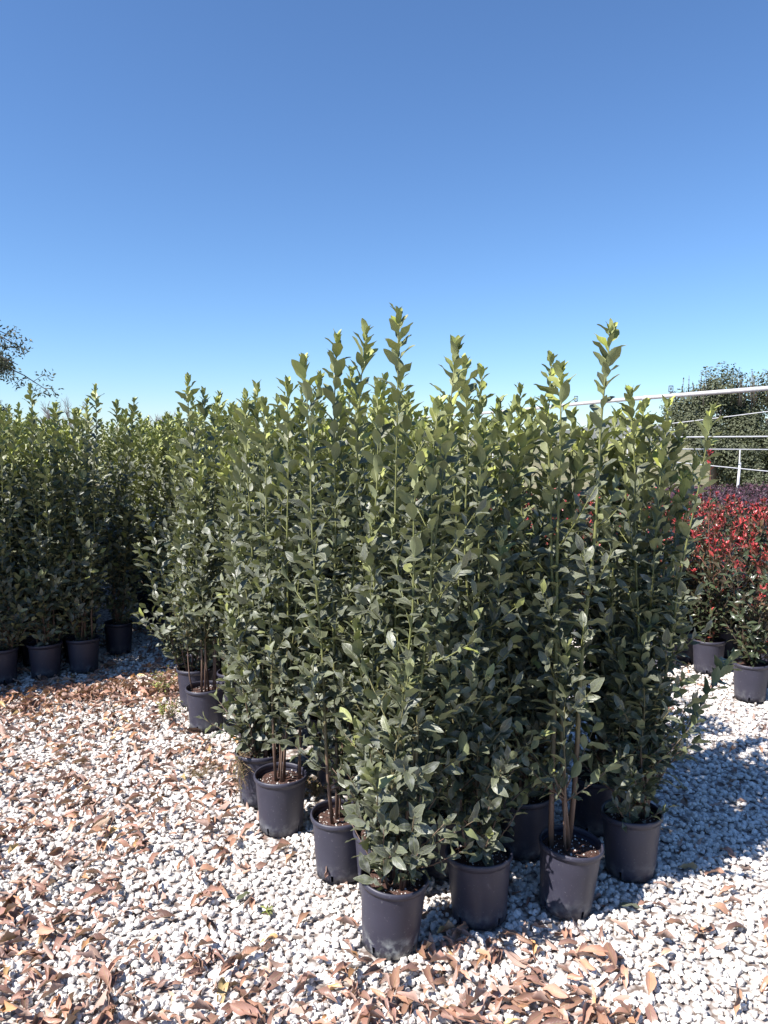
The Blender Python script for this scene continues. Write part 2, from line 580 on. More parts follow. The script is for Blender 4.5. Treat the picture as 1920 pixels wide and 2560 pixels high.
def leaf_matrix(p, d, az, ang, size, rng, roll=0.6):
    """Leaf at p on an axis d: outward azimuth az, angle ang from the axis."""
    d = d.normalized()
    a = d.cross(Vector((0.2, 0.97, 0.11)))
    if a.length < 0.1: a = d.cross(Vector((1, 0, 0)))
    a.normalize()
    b = d.cross(a)
    o = a * math.cos(az) + b * math.sin(az)
    L = (d * math.cos(ang) + o * math.sin(ang)).normalized()
    Nn = d - L * d.dot(L)
    if Nn.length < 0.05: Nn = -o
    Nn.normalize()
    X = L.cross(Nn)
    r = (rng.random() - 0.5) * 2 * roll
    Nr = Nn * math.cos(r) + X * math.sin(r)
    Xr = L.cross(Nr)
    M = Matrix((Xr, L, Nr)).transposed().to_4x4()
    return Matrix.Translation(p) @ M @ Matrix.Diagonal((size, size, size, 1))


def bez(p0, p1, p2, t):
    return p0 * (1 - t) ** 2 + p1 * (2 * t * (1 - t)) + p2 * t * t


def grow_stem(rng, p0, tip, leaf_from, leaves, lens=(0.065, 0.104), gap=0.021, laterals=11, young=0.45, lat_len=(0.09, 0.27), r0=0.0075, clear=0.5, tip_tone=0.86):
    """One shoot from p0 to tip; appends leaves; returns (pts, radii, lateral tubes)."""
    p0, tip = Vector(p0), Vector(tip)
    Lg = (tip - p0).length
    mid = (p0 + tip) * 0.5 + Vector(((rng.random() - 0.5) * 0.09, (rng.random() - 0.5) * 0.09, 0.06 * Lg))
    mid = Vector((p0.x * 0.55 + tip.x * 0.45 + (rng.random() - 0.5) * 0.08, p0.y * 0.55 + tip.y * 0.45 + (rng.random() - 0.5) * 0.08, mid.z))
    n = 11
    pts = [bez(p0, mid, tip, i / (n - 1)) for i in range(n)]
    wob = Vector(((rng.random() - 0.5), (rng.random() - 0.5), 0)) * 0.02
    for i in range(1, n - 1): pts[i] = pts[i] + wob * math.sin(i * 1.3)
    rads = [r0 * (1 - 0.78 * (i / (n - 1))) for i in range(n)]
    arc = [0.0]
    for i in range(1, n): arc.append(arc[-1] + (pts[i] - pts[i - 1]).length)
    T = arc[-1]

    def pos(s):
        s = min(max(s, 0), T)
        for i in range(1, n):
            if s <= arc[i]:
                f = (s - arc[i - 1]) / (arc[i] - arc[i - 1])
                return pts[i - 1].lerp(pts[i], f), (pts[i] - pts[i - 1]).normalized()
        return pts[-1], (pts[-1] - pts[-2]).normalized()

    tubes = [(pts, rads)]
    az = rng.random() * 6.28
    s = leaf_from
    while s < T:
        p, d = pos(s)
        top = T - s
        az += 2.4 + (rng.random() - 0.5) * 0.7
        if top < 0.05:
            ang, size = R(14 + 22 * rng.random()), 0.045 + 0.03 * rng.random()
        elif top < 0.45:
            ang, size = R(28 + 28 * rng.random()), lens[0] + (lens[1] - lens[0]) * rng.random()
        else:
            ang, size = R(45 + 50 * rng.random()), lens[0] + (lens[1] * 1.05 - lens[0]) * rng.random()
        tone = 0.12 + 0.22 * rng.random()
        if top < young: tone += 0.60 * (1 - top / young) ** 1.1 + 0.08 * rng.random()
        if top < 0.04: tone = tip_tone + 0.14 * rng.random()
        leaves.append((leaf_matrix(p, d, az, ang, size, rng), rng.randrange(7), min(tone, 1.0)))
        s += gap * (0.6 + 0.8 * rng.random()) * (0.62 if top < 0.16 else 1.0)
    for k in range(5):
        az += 1.26
        leaves.append((leaf_matrix(pts[-1], (pts[-1] - pts[-2]), az, R(8 + 24 * rng.random()), 0.04 + 0.022 * rng.random(), rng), rng.randrange(7), tip_tone + 0.14 * rng.random()))
    for k in range(laterals):
        s = leaf_from * 0.8 + (T - leaf_from - clear) * (k + rng.random()) / max(laterals, 1)
        if s > T - 0.15: continue
        p, d = pos(s)
        a = rng.random() * 6.28
        out = Vector((math.cos(a), math.sin(a), 0.55 + 0.8 * rng.random())).normalized()
        ll = lat_len[0] + (lat_len[1] - lat_len[0]) * rng.random()
        q = p + out * ll + Vector((0, 0, 0.05 * rng.random()))
        mp = p.lerp(q, 0.5) + Vector((0, 0, -0.012))
        tubes.append(([p, mp, q], [0.0027, 0.0022, 0.0013]))
        m = max(4, int(ll / 0.02))
        az2 = rng.random() * 6.28
        top = T - s
        for j in range(m):
            f = (j + 1) / m
            az2 += 2.4
            ang = R(30 + 35 * rng.random()) if f < 0.9 else R(10 + 25 * rng.random())
            size = 0.045 + 0.038 * rng.random()
            tone = 0.12 + 0.22 * rng.random()
            if f > 0.7 and rng.random() < 0.16: tone += 0.4
            if top < young: tone += 0.34 * (1 - top / young)
            leaves.append((leaf_matrix(bez(p, mp, q, f), q - p, az2, ang, size, rng), rng.randrange(7), min(tone, 1.0)))
    return tubes


# ------------------------------------------------------------------ pot
def pot_meshes(seed, mat, rb=0.094, rt=0.111, h=0.24, rim=0.1175):
    """wall with four drainage notches, floor, and a rolled rim."""
    rng = random.Random(seed)
    n = 56
    zs = [0.0, 0.030, 0.06, 0.12, 0.18, h - 0.022]
    oval = 1 + (rng.random() - 0.5) * 0.05
    V, F = [], []
    notch = {k for q in range(4) for k in (int(q * 14 + 3),)}
    for thick in (0.0, 0.003):
        for z in zs:
            r = rb + (rt - rb) * (z / h) - thick
            for k in range(n):
                a = 2 * math.pi * k / n
                wob = 1 + 0.006 * math.sin(2 * a + seed) * (z / h)
                V.append((r * math.cos(a) * wob * oval, r * math.sin(a) * wob / oval, z + 0.002))
    m = len(zs)
    for layer in range(2):
        o = layer * m * n
        for i in range(m - 1):
            for k in range(n):
                if i == 0 and k in notch: continue
                q = (o + i * n + k, o + i * n + (k + 1) % n, o + (i + 1) * n + (k + 1) % n, o + (i + 1) * n + k)
                F.append(q if layer == 0 else q[::-1])
    o = m * n
    for k in sorted(notch):      # cheeks of the notch
        k1 = (k + 1) % n
        F.append((k, n + k, o + n + k, o + k))
        F.append((k1, o + k1, o + n + k1, n + k1))
        F.append((n + k, n + k1, o + n + k1, o + n + k))
    for k in range(n):           # foot
        if k in notch: continue
        F.append((k, o + k, o + (k + 1) % n, (k + 1) % n))
    wall = mesh_pd('pot', V, F, mat, True)
    # floor inside
    V2 = [((rb - 0.004) * math.cos(2 * math.pi * k / 28), (rb - 0.004) * math.sin(2 * math.pi * k / 28), 0.006) for k in range(28)]
    floor = mesh_pd('pot_floor', V2, [tuple(range(28))], mat)
    # rolled rim: closed profile revolved
    prof = [(rt - 0.0005, h - 0.026), (rt + 0.0005, h - 0.018), (rim - 0.001, h - 0.0165), (rim, h - 0.012), (rim, h - 0.005), (rim - 0.002, h), (rim - 0.006, h + 0.0008), (rt - 0.003, h - 0.004), (rt - 0.0036, h - 0.026)]
    V3, F3 = [], []
    dx, dy = rng.random() * 6, 0.0022
    for k in range(n):
        a = 2 * math.pi * k / n
        for r, z in prof:
            V3.append((r * math.cos(a) * oval, r * math.sin(a) / oval, z + 0.002 + dy * math.sin(2 * a + dx) * (z > h - 0.024)))
    c = len(prof)
    for k in range(n):
        for j in range(c):
            F3.append((k * c + j, ((k + 1) % n) * c + j, ((k + 1) % n) * c + (j + 1) % c, k * c + (j + 1) % c))
    return wall, floor, mesh_pd('rim', V3, F3, mat, True)


def soil_mesh(seed, r=0.106, z=0.212):
    rng = random.Random(seed)
    V, F = [(0, 0, z + 0.006)], []
    for i in range(1, 8):
        for k in range(24):
            a = 2 * math.pi * k / 24
            rr = r * i / 7
            V.append((rr * math.cos(a), rr * math.sin(a), z + (rng.random() - 0.5) * 0.009 * (i < 7) - 0.003 * (i == 7)))
    for k in range(24): F.append((0, 1 + k, 1 + (k + 1) % 24))
    for i in range(6):
        for k in range(24):
            F.append((1 + i * 24 + k, 1 + (i + 1) * 24 + k, 1 + (i + 1) * 24 + (k + 1) % 24, 1 + i * 24 + (k + 1) % 24))
    return mesh_pd('soil', V, F, M_SOIL, True)


def perlite_mesh(seed, nn=70, r=0.098, z=0.216):
    rng = random.Random(seed)
    b = Bag()
    for i in range(nn):
        a, rr = rng.random() * 6.28, r * math.sqrt(rng.random())
        s = 0.0018 + 0.0035 * rng.random() ** 2
        c = Vector((rr * math.cos(a), rr * math.sin(a), z))
        P = [c + Vector((x, y, zz)) * s for x, y, zz in ((1, 0, 0), (-1, 0.2, 0), (0, 1, 0.1), (0.1, -1, 0), (0, 0, 1), (0, 0, -1))]
        b.add(P, [(0, 2, 4), (2, 1, 4), (1, 3, 4), (3, 0, 4), (2, 0, 5), (1, 2, 5), (3, 1, 5), (0, 3, 5)])
    return b.mesh('perlite', M_PERLITE, False)


POTS = [pot_meshes(s, M_POT) for s in range(3)]
POT_LIME = pot_meshes(9, M_POT_LIME)
SOILS = [soil_mesh(s) for s in range(3)]
PERL = [perlite_mesh(s) for s in range(3)]


def add_pot(root, k, spin, limed=False, perlite=False):
    w, f, r = POT_LIME if limed else POTS[k % 3]
    p = link('pot', w, root)
    p.rotation_euler.z = spin
    link('rim', r, p)
    link('pot_floor', f, p)
    s = link('soil', SOILS[k % 3], root)
    if perlite:
        q = link('perlite', PERL[k % 3], s)
        q["kind"] = 'stuff'
    return p


def stem_mesh(tubes, mat=None, n=6):
    b = Bag()
    for pts, rads in tubes: b.tube(pts, rads, n if len(pts) > 4 else 4)
    return b.mesh('stem', mat or M_STEM, True)


# ------------------------------------------------------------------ laurels with single leaves (front of the block)
CAMV = Vector((0, 0, CAM_H))


def detailed_laurel(seed, X, Y, tips, label, n_extra=3, extra_h=(0.9, 1.45), tilt=(0, 0), spin=0.0, limed=False,
                    leaf_from=0.08, low=2, most=300, laterals=9, base_r=0.045, group=None, gap=0.0225, r0=0.0075):
    rng = random.Random(seed)
    root = empty('potted_laurel', (X, Y, 0.014), (R(tilt[0]), R(tilt[1]), 0))
    tag(root, label, 'potted laurel', group or 'potted laurels of the large block')
    add_pot(root, seed, spin, limed, True)
    inv = Matrix.Translation((X, Y, 0.014)) @ Euler((R(tilt[0]), R(tilt[1]), 0)).to_matrix().to_4x4()
    inv = inv.inverted()
    goals = []
    for t in tips:
        w = dsp(t[0], t[1] + 24, Y + (t[2] if len(t) > 2 else 0.0))
        goals.append(inv @ w)
    for k in range(n_extra + 1):
        a = rng.random() * 6.28
        rr = 0.05 + 0.13 * rng.random()
        goals.append(Vector((rr * math.cos(a), rr * math.sin(a), extra_h[0] + (extra_h[1] + 0.2 - extra_h[0]) * rng.random())))
    if low:
        for k in range(low):
            a = rng.random() * 6.28
            goals.append(Vector((0.15 * math.cos(a), 0.15 * math.sin(a), 0.42 + 0.35 * rng.random())))
    stems, recs = [], []
    for i, g in enumerate(goals):
        a = rng.random() * 6.28
        p0 = Vector((base_r * rng.random() * math.cos(a), base_r * rng.random() * math.sin(a), 0.20))
        p0.x += 0.25 * min(max(g.x, -0.15), 0.15)
        p0.y += 0.15 * min(max(g.y, -0.15), 0.15)
        lv = []
        big = g.z > 1.5
        lf = leaf_from + (0.16 if big else 0.03) * (0.5 + rng.random())
        tubes = grow_stem(rng, p0, g, lf, lv, laterals=laterals if big else 7, gap=gap, r0=r0 if big else 0.005, young=0.45 if big else 0.1, tip_tone=0.86 if big else 0.45)
        st = link('stem', stem_mesh(tubes), root)
        for rec in lv: recs.append((rec, st))
    # the leaves that show largest are objects of their own
    W = inv.inverted()
    key = [((W @ r[0][0].translation) - CAMV).length + rng.random() * 0.25 for r in recs]
    order = sorted(range(len(recs)), key=lambda i: key[i])
    for i in order[:most]:
        (M, si, tone), st = recs[i]
        j = min(range(len(TONES)), key=lambda q: abs(TONES[q] - tone))
        o = link('leaf', LAUREL_ME[si, j], st)
        o.matrix_local = M
    rest = [recs[i][0] for i in order[most:]]
    if rest:
        f = link('foliage', join_leaves('foliage', rest, LAUREL, M_LAUREL, seed), root)
        f["kind"] = 'stuff'
    return root


FRONT = [
    dict(seed=1, X=0.02, Y=2.46, tips=[(985, 735, 0.02), (945, 860, 0.0), (908, 915, -0.04)], n_extra=4, extra_h=(0.55, 1.25), tilt=(1.0, 3.2), spin=0.55, limed=True, low=0, leaf_from=0.03, laterals=10,
         label='bay laurel at the block corner, its black pot stained white with lime at the foot'),
    dict(seed=2, X=0.0, Y=2.76, tips=[(860, 662, -0.03), (815, 820, 0.03), (880, 850, 0.05)], n_extra=3, extra_h=(0.9, 1.5), spin=1.1,
         label='bay laurel with the tallest shoot of all, its pot tucked behind the lime-stained pot'),
    dict(seed=3, X=-0.17, Y=2.89, tips=[(790, 703, 0.02), (727, 720, 0.0), (657, 768, -0.04)], n_extra=2, extra_h=(0.8, 1.4), spin=0.9, low=0, leaf_from=0.22,
         label='bay laurel in a black pot with a withered leaf stuck on its side'),
    dict(seed=4, X=-0.45, Y=3.24, tips=[(620, 815, 0), (570, 860, 0.03), (690, 800, 0.05)], n_extra=3, extra_h=(0.8, 1.4), spin=0.65, low=0, leaf_from=0.16,
         label='bay laurel with pale crumbs on its soil, beside the pot hung with dry weed'),
    dict(seed=5, X=-0.58, Y=3.50, tips=[(555, 822, 0), (530, 842, 0), (600, 880, 0.04)], n_extra=3, extra_h=(0.8, 1.4), spin=0.35,
         label='bay laurel in a black pot with dry weed hanging down its side'),
    dict(seed=6, X=-1.05, Y=4.43, tips=[(405, 800, 0), (440, 832, 0.02), (468, 850, 0.0)], n_extra=3, extra_h=(0.8, 1.5), spin=0.85, low=0, leaf_from=0.24,
         label='bay laurel with bare brown lower stems at the sunny edge, beside the yellowish weed'),
    dict(seed=7, X=-1.21, Y=4.82, tips=[(312, 1085, -0.15), (300, 1165, -0.1), (430, 870, 0.1), (390, 900, 0.05)], n_extra=2, extra_h=(0.9, 1.3), spin=0.2,
         label='bay laurel with a low shoot leaning out over the shady path'),
    dict(seed=8, X=0.34, Y=2.61, tips=[(1003, 770, 0.03), (1045, 905, 0.04), (960, 905, 0.08), (1030, 880, 0.1)], n_extra=3, extra_h=(0.7, 1.5), tilt=(0.5, -1.0), spin=0.3, leaf_from=0.10,
         label='bay laurel with leaf shadows across its pot and a yellow leaf on its soil'),
    dict(seed=9, X=0.24, Y=2.92, tips=[(1105, 872, 0.05), (1060, 905, 0.05), (1140, 905, 0.05), (1160, 885, 0.1)], n_extra=4, extra_h=(1.2, 1.55), spin=0.2,
         label='bay laurel in a shaded pot squeezed behind the pot with leaf shadows'),
    dict(seed=10, X=0.66, Y=2.67, tips=[(1318, 702, 0.03), (1212, 786, 0.02), (1178, 858, 0.05)], n_extra=0, extra_h=(0.6, 1.0), tilt=(0.5, 4.0), spin=0.05, low=0, leaf_from=0.30, r0=0.0105,
         label='bay laurel with three thick bare stems rising from a tilted black pot'),
    dict(seed=11, X=0.97, Y=2.90, tips=[(1362, 838, 0.0), (1440, 860, 0.03), (1537, 872, -0.05), (1405, 895, 0.1), (1500, 985, 0.1), (1390, 865, 0.12), (1468, 915, 0.08), (1432, 950, -0.02), (1478, 1020, 0.05), (1345, 900, 0.15), (1578, 1400, 0.3)], n_extra=3, extra_h=(0.7, 1.3), spin=0.5,
         label='bay laurel at the shadowed corner, reaching a thin shoot towards the red shrubs'),
    dict(seed=15, X=0.93, Y=3.24, tips=[(1330, 880, 0.0), (1372, 905, 0.0), (1415, 925, 0.03), (1455, 960, 0.05), (1300, 915, 0), (1345, 950, 0), (1395, 960, 0), (1320, 975, 0)], n_extra=5, extra_h=(1.1, 1.55), spin=0.5,
         label='bay laurel second from the shadowed corner, its pot hidden behind the corner pot'),
    dict(seed=12, X=0.58, Y=3.06, tips=[(1238, 880, 0.05), (1275, 890, 0.05), (1190, 900, 0.1), (1255, 930, 0.0), (1300, 905, 0.05), (1215, 935, 0)], n_extra=4, extra_h=(1.1, 1.55), spin=0.5,
         label='bay laurel hidden to the pot rim behind the three thick bare stems'),
    dict(seed=13, X=-0.60, Y=3.82, tips=[(600, 850, 0.1), (640, 870, 0.1), (510, 868, 0)], n_extra=3, extra_h=(0.9, 1.5), spin=0.5,
         label='bay laurel squeezed behind the pot hung with dry weed'),
    dict(seed=14, X=-0.93, Y=4.74, tips=[(470, 870, 0.1), (500, 860, 0.1)], n_extra=3, extra_h=(0.9, 1.5), spin=0.5,
         label='bay laurel behind the one with bare brown lower stems'),
]
for kw in FRONT: detailed_laurel(**kw)

# ------------------------------------------------------------------ the other laurels: eight kinds of plant, copied
def laurel_variant(seed):
    rng = random.Random(1000 + seed)
    h = 1.66 + 0.32 * rng.random()
    stems, lv = [], []
    for i in range(8):
        a = i * 1.05 + rng.random()
        rr = 0.03 + 0.14 * rng.random()
        z = h * (1.0 if i == 0 else 0.98 - 0.13 * rng.random() if i < 5 else 0.80 - 0.42 * rng.random())
        g = Vector((rr * math.cos(a), rr * math.sin(a), z))
        p0 = Vector((0.04 * math.cos(a), 0.04 * math.sin(a), 0.20))
        l = []
        tubes = grow_stem(rng, p0, g, 0.10 + 0.15 * rng.random(), l, laterals=11)
        stems.append(stem_mesh(tubes, n=5))
        lv += l
    return stems, join_leaves('foliage', lv, LAUREL, M_LAUREL, seed)


VARS = [laurel_variant(s) for s in range(9)]
prng = random.Random(77)


def plain_laurel(X, Y, label, group, scl=None, v=None):
    stems, fol = VARS[prng.randrange(len(VARS)) if v is None else v]
    root = empty('potted_laurel', (X, Y, 0.014), (0, 0, prng.random() * 6.28))
    s = scl or (0.93 + 0.12 * prng.random())
    k = prng.randrange(3)
    add_pot(root, k, 0)
    pts = [link('stem', m, root) for m in stems]
    f = link('foliage', fol, root)
    f["kind"] = 'stuff'
    for o in pts + [f]: o.scale = (1, 1, s)
    tag(root, label, 'potted laurel', group)
    return root


U = Vector((-0.425, 0.905, 0)).normalized()
Vv = Vector((U.y, -U.x, 0))
taken = [(d['X'], d['Y']) for d in FRONT]
main_n = 0
P0 = Vector((0.02, 2.46, 0))
for j in range(0, 34):
    for i in range(0, 4):
        p = P0 + Vv * (0.325 * i + (0.05 if j % 2 else -0.03)) + U * (0.30 * j)
        if i == 0 and 4 <= j <= 8: p += Vv * 0.10
        if j >= 8 and i == 0: p += Vv * 0.06
        p += Vector(((prng.random() - 0.5) * 0.06, (prng.random() - 0.5) * 0.06, 0))
        if min(math.hypot(p.x - a, p.y - b) for a, b in taken) < 0.245: continue
        taken.append((p.x, p.y))
        edge = i == 3
        lab = 'bay laurel along the red-shrub side of the large block' if edge else ('bay laurel along the shady-path side of the large block, far from its corner' if i == 0 else 'bay laurel standing within the large block of potted laurels')
        plain_laurel(p.x, p.y, lab, 'laurels on the red-shrub side' if edge else ('laurels on the shady-path side' if i == 0 else 'laurels within the large block'))

# the second block, across the path
LP = [
    dict(seed=31, X=-2.68, Y=5.29, tips=[(8, 880, 0), (32, 900, 0.05)], spin=0.2, label='dark bay laurel whose pot stands among drifted brown leaves, last of the shaded front row'),
    dict(seed=32, X=-2.43, Y=5.42, tips=[(66, 818, 0), (120, 858, 0.05), (92, 890, 0)], spin=0.9, label='dark bay laurel between two others in the shaded front row'),
    dict(seed=33, X=-2.21, Y=5.56, tips=[(206, 818, 0), (188, 850, 0), (160, 872, 0.05)], spin=0.4, label='dark bay laurel at the front corner of the block across the path'),
    dict(seed=34, X=-2.12, Y=6.05, tips=[(290, 846, 0), (252, 850, 0.05), (272, 872, 0)], spin=0.6, label='dark bay laurel standing just behind the front corner across the path'),
]
for kw in LP:
    detailed_laurel(n_extra=4, extra_h=(0.9, 1.5), leaf_from=0.12, group='laurels of the dark block', **kw)
    taken.append((kw['X'], kw['Y']))
Q0 = Vector((-2.17, 5.58, 0))
for j in range(-1, 26):
    for i in range(0, 7):
        if j < 0 and i < 3: continue
        p = Q0 - Vv * (0.30 * i + (0.05 if j % 2 else 0)) + U * (0.31 * j)
        p += Vector(((prng.random() - 0.5) * 0.06, (prng.random() - 0.5) * 0.06, 0))
        if min(math.hypot(p.x - a, p.y - b) for a, b in taken) < 0.24: continue
        if j > 9 and (i > 4 or p.x / p.y < -0.62): continue
        if j > 4 and p.x / p.y < -0.66: continue
        taken.append((p.x, p.y))
        edge = i == 0
        plain_laurel(p.x, p.y, 'bay laurel lining the shady path in the block of dark laurels' if edge else 'bay laurel within the dark block across the path',
                     'laurels lining the shady path' if edge else 'laurels within the dark block')

# ------------------------------------------------------------------ red-tipped photinias
def photinia_plant(seed):
    rng = random.Random(500 + seed)
    stems = []
    for i in range(7):
        a = i * 0.9 + rng.random()
        rr = 0.06 + 0.17 * rng.random()
        z = 0.70 + 0.30 * rng.random()
        redz = 0.04 + 0.16 * rng.random() ** 1.5
        g = Vector((rr * math.cos(a), rr * math.sin(a), z))
        p0 = Vector((0.03 * math.cos(a), 0.03 * math.sin(a), 0.20))
        l = []
        tubes = grow_stem(rng, p0, g, 0.03, l, lens=(0.05, 0.085), gap=0.021, laterals=10, young=0.01, lat_len=(0.08, 0.2), r0=0.005, clear=0.2)
        out = []
        for M, si, tone in l:
            z_ = M.translation.z
            red = (z_ - (z - redz)) / redz
            if red > 0: tone = min(1, 0.58 + 0.5 * red * (0.5 + rng.random()))
            elif rng.random() < 0.025: tone = 0.85
            else: tone = 0.1 + 0.4 * rng.random()
            out.append((M, si % len(PHOTI), tone))
        stems.append((tubes, out))
    return stems


PVAR = []
for s in range(5):
    st = photinia_plant(s)
    PVAR.append(([stem_mesh(t, M_PSTEM, 5) for t, _ in st], st, join_leaves('foliage', [x for _, l in st for x in l], PHOTI, M_PHOTINIA, s)))


def photinia(X, Y, label, group, v, most=0, shoot=None):
    root = empty('red_tipped_shrub', (X, Y, 0.014), (0, 0, 0 if most else prng.random() * 6.28))
    add_pot(root, v, 0.7)
    meshes, st, fol = PVAR[v % 5]
    rec = []
    for m, (t, l) in zip(meshes, st):
        o = link('stem', m, root)
        rec += [(x, o) for x in l]
    if shoot is not None:
        rng = random.Random(4)
        l = []
        g = shoot - Vector((X, Y, 0.014))
        tubes = grow_stem(rng, Vector((0, 0, 0.2)), g, 0.35, l, lens=(0.05, 0.085), gap=0.05, laterals=0, r0=0.006)
        o = link('stem', stem_mesh(tubes, M_PSTEM), root)
        rec += [((M, si % len(PHOTI), 0.3 if M.translation.z < g.z - 0.16 else 0.95), o) for M, si, tone in l]
    if most:
        rec.sort(key=lambda r: r[0][0].translation.y - 0.3 * r[0][0].translation.z)
        if shoot is not None: rec.sort(key=lambda r: r[1] is not o)
        for (M, si, tone), so in rec[:most]:
            j = min(range(len(PTONES)), key=lambda q: abs(PTONES[q] - tone))
            lf = link('leaf', PHOTI_ME[si, j], so)
            lf.matrix_local = M
        fol = join_leaves('foliage', [r[0] for r in rec[most:]], PHOTI, M_PHOTINIA, v)
    f = link('foliage', fol, root)
    f["kind"] = 'stuff'
    tag(root, label, 'shrub', group)
    return root


ptaken = []
for k, (x, y, lab, sh) in enumerate([
        (2.40, 4.93, 'red-tipped photinia whose pot stands foremost on the sunlit gravel', None),
        (2.37, 5.52, 'red-tipped photinia with one lanky shoot rising far above the others', dsp(1532, 985, 5.45)),
        (2.10, 5.68, 'red-tipped photinia with its pot half hidden behind laurel leaves', None)]):
    photinia(x, y, lab, 'potted red-tipped shrubs', k, 260, sh)
    ptaken.append((x, y))
for j in range(0, 15):
    for i in range(0, 11):
        p = Vector((2.40, 4.93, 0)) + Vv * (0.36 * i) + U * (0.34 * j + 0.1)
        p += Vector(((prng.random() - 0.5) * 0.1, (prng.random() - 0.5) * 0.1, 0))
        if j < 2 and i == 0: continue
        if min(math.hypot(p.x - a, p.y - b) for a, b in ptaken) < 0.27: continue
        if p.x / p.y > 0.72 or p.x / p.y < 0.02: continue
        ptaken.append((p.x, p.y))
        photinia(p.x, p.y, 'red-tipped photinia within the bed of red shrubs', 'shrubs within the red bed', prng.randrange(5))

# low purple shrubs beyond the red ones
def purple_mesh(seed):
    rng = random.Random(seed)
    l = []
    for i in range(420):
        a, r = rng.random() * 6.28, 0.34 * math.sqrt(rng.random())
        z = 0.22 + (0.60 - 0.9 * r * r) * rng.random() ** 0.5
        l.append((leaf_matrix(Vector((r * math.cos(a), r * math.sin(a), z)), Vector((rng.random() - .5, rng.random() - .5, 1.2)), rng.random() * 6.28, R(40 + 30 * rng.random()), 0.06 + 0.03 * rng.random(), rng), rng.randrange(5), rng.random()))
    return join_leaves('foliage', l, PHOTI, M_PURPLE, seed)


PM = [purple_mesh(s) for s in range(3)]
PST = Bag()
for q in range(5):
    a_ = q * 1.26
    PST.tube([(0.02 * math.cos(a_), 0.02 * math.sin(a_), 0.2), (0.08 * math.cos(a_), 0.08 * math.sin(a_), 0.5), (0.16 * math.cos(a_), 0.16 * math.sin(a_), 0.70)], [0.006, 0.004, 0.002], 5)
PST = PST.mesh('stem', M_PSTEM)
for j in range(6):
    for i in range(9):
        p = Vector((5.2, 11.2, 0)) + Vv * (0.62 * i) + U * (0.6 * j)
        p += Vector(((prng.random() - 0.5) * 0.15, (prng.random() - 0.5) * 0.15, 0))
        if not (0.2 < p.x / p.y < 0.6): continue
        root = empty('purple_shrub', (p.x, p.y, 0.014), (0, 0, prng.random() * 6))
        add_pot(root, i, 0)
        link('stem', PST, root)
        f = link('foliage', PM[prng.randrange(3)], root)
        f["kind"] = 'stuff'
        tag(root, 'low dark purple shrub in the bed beyond the red shrubs', 'shrub', 'low purple shrubs')

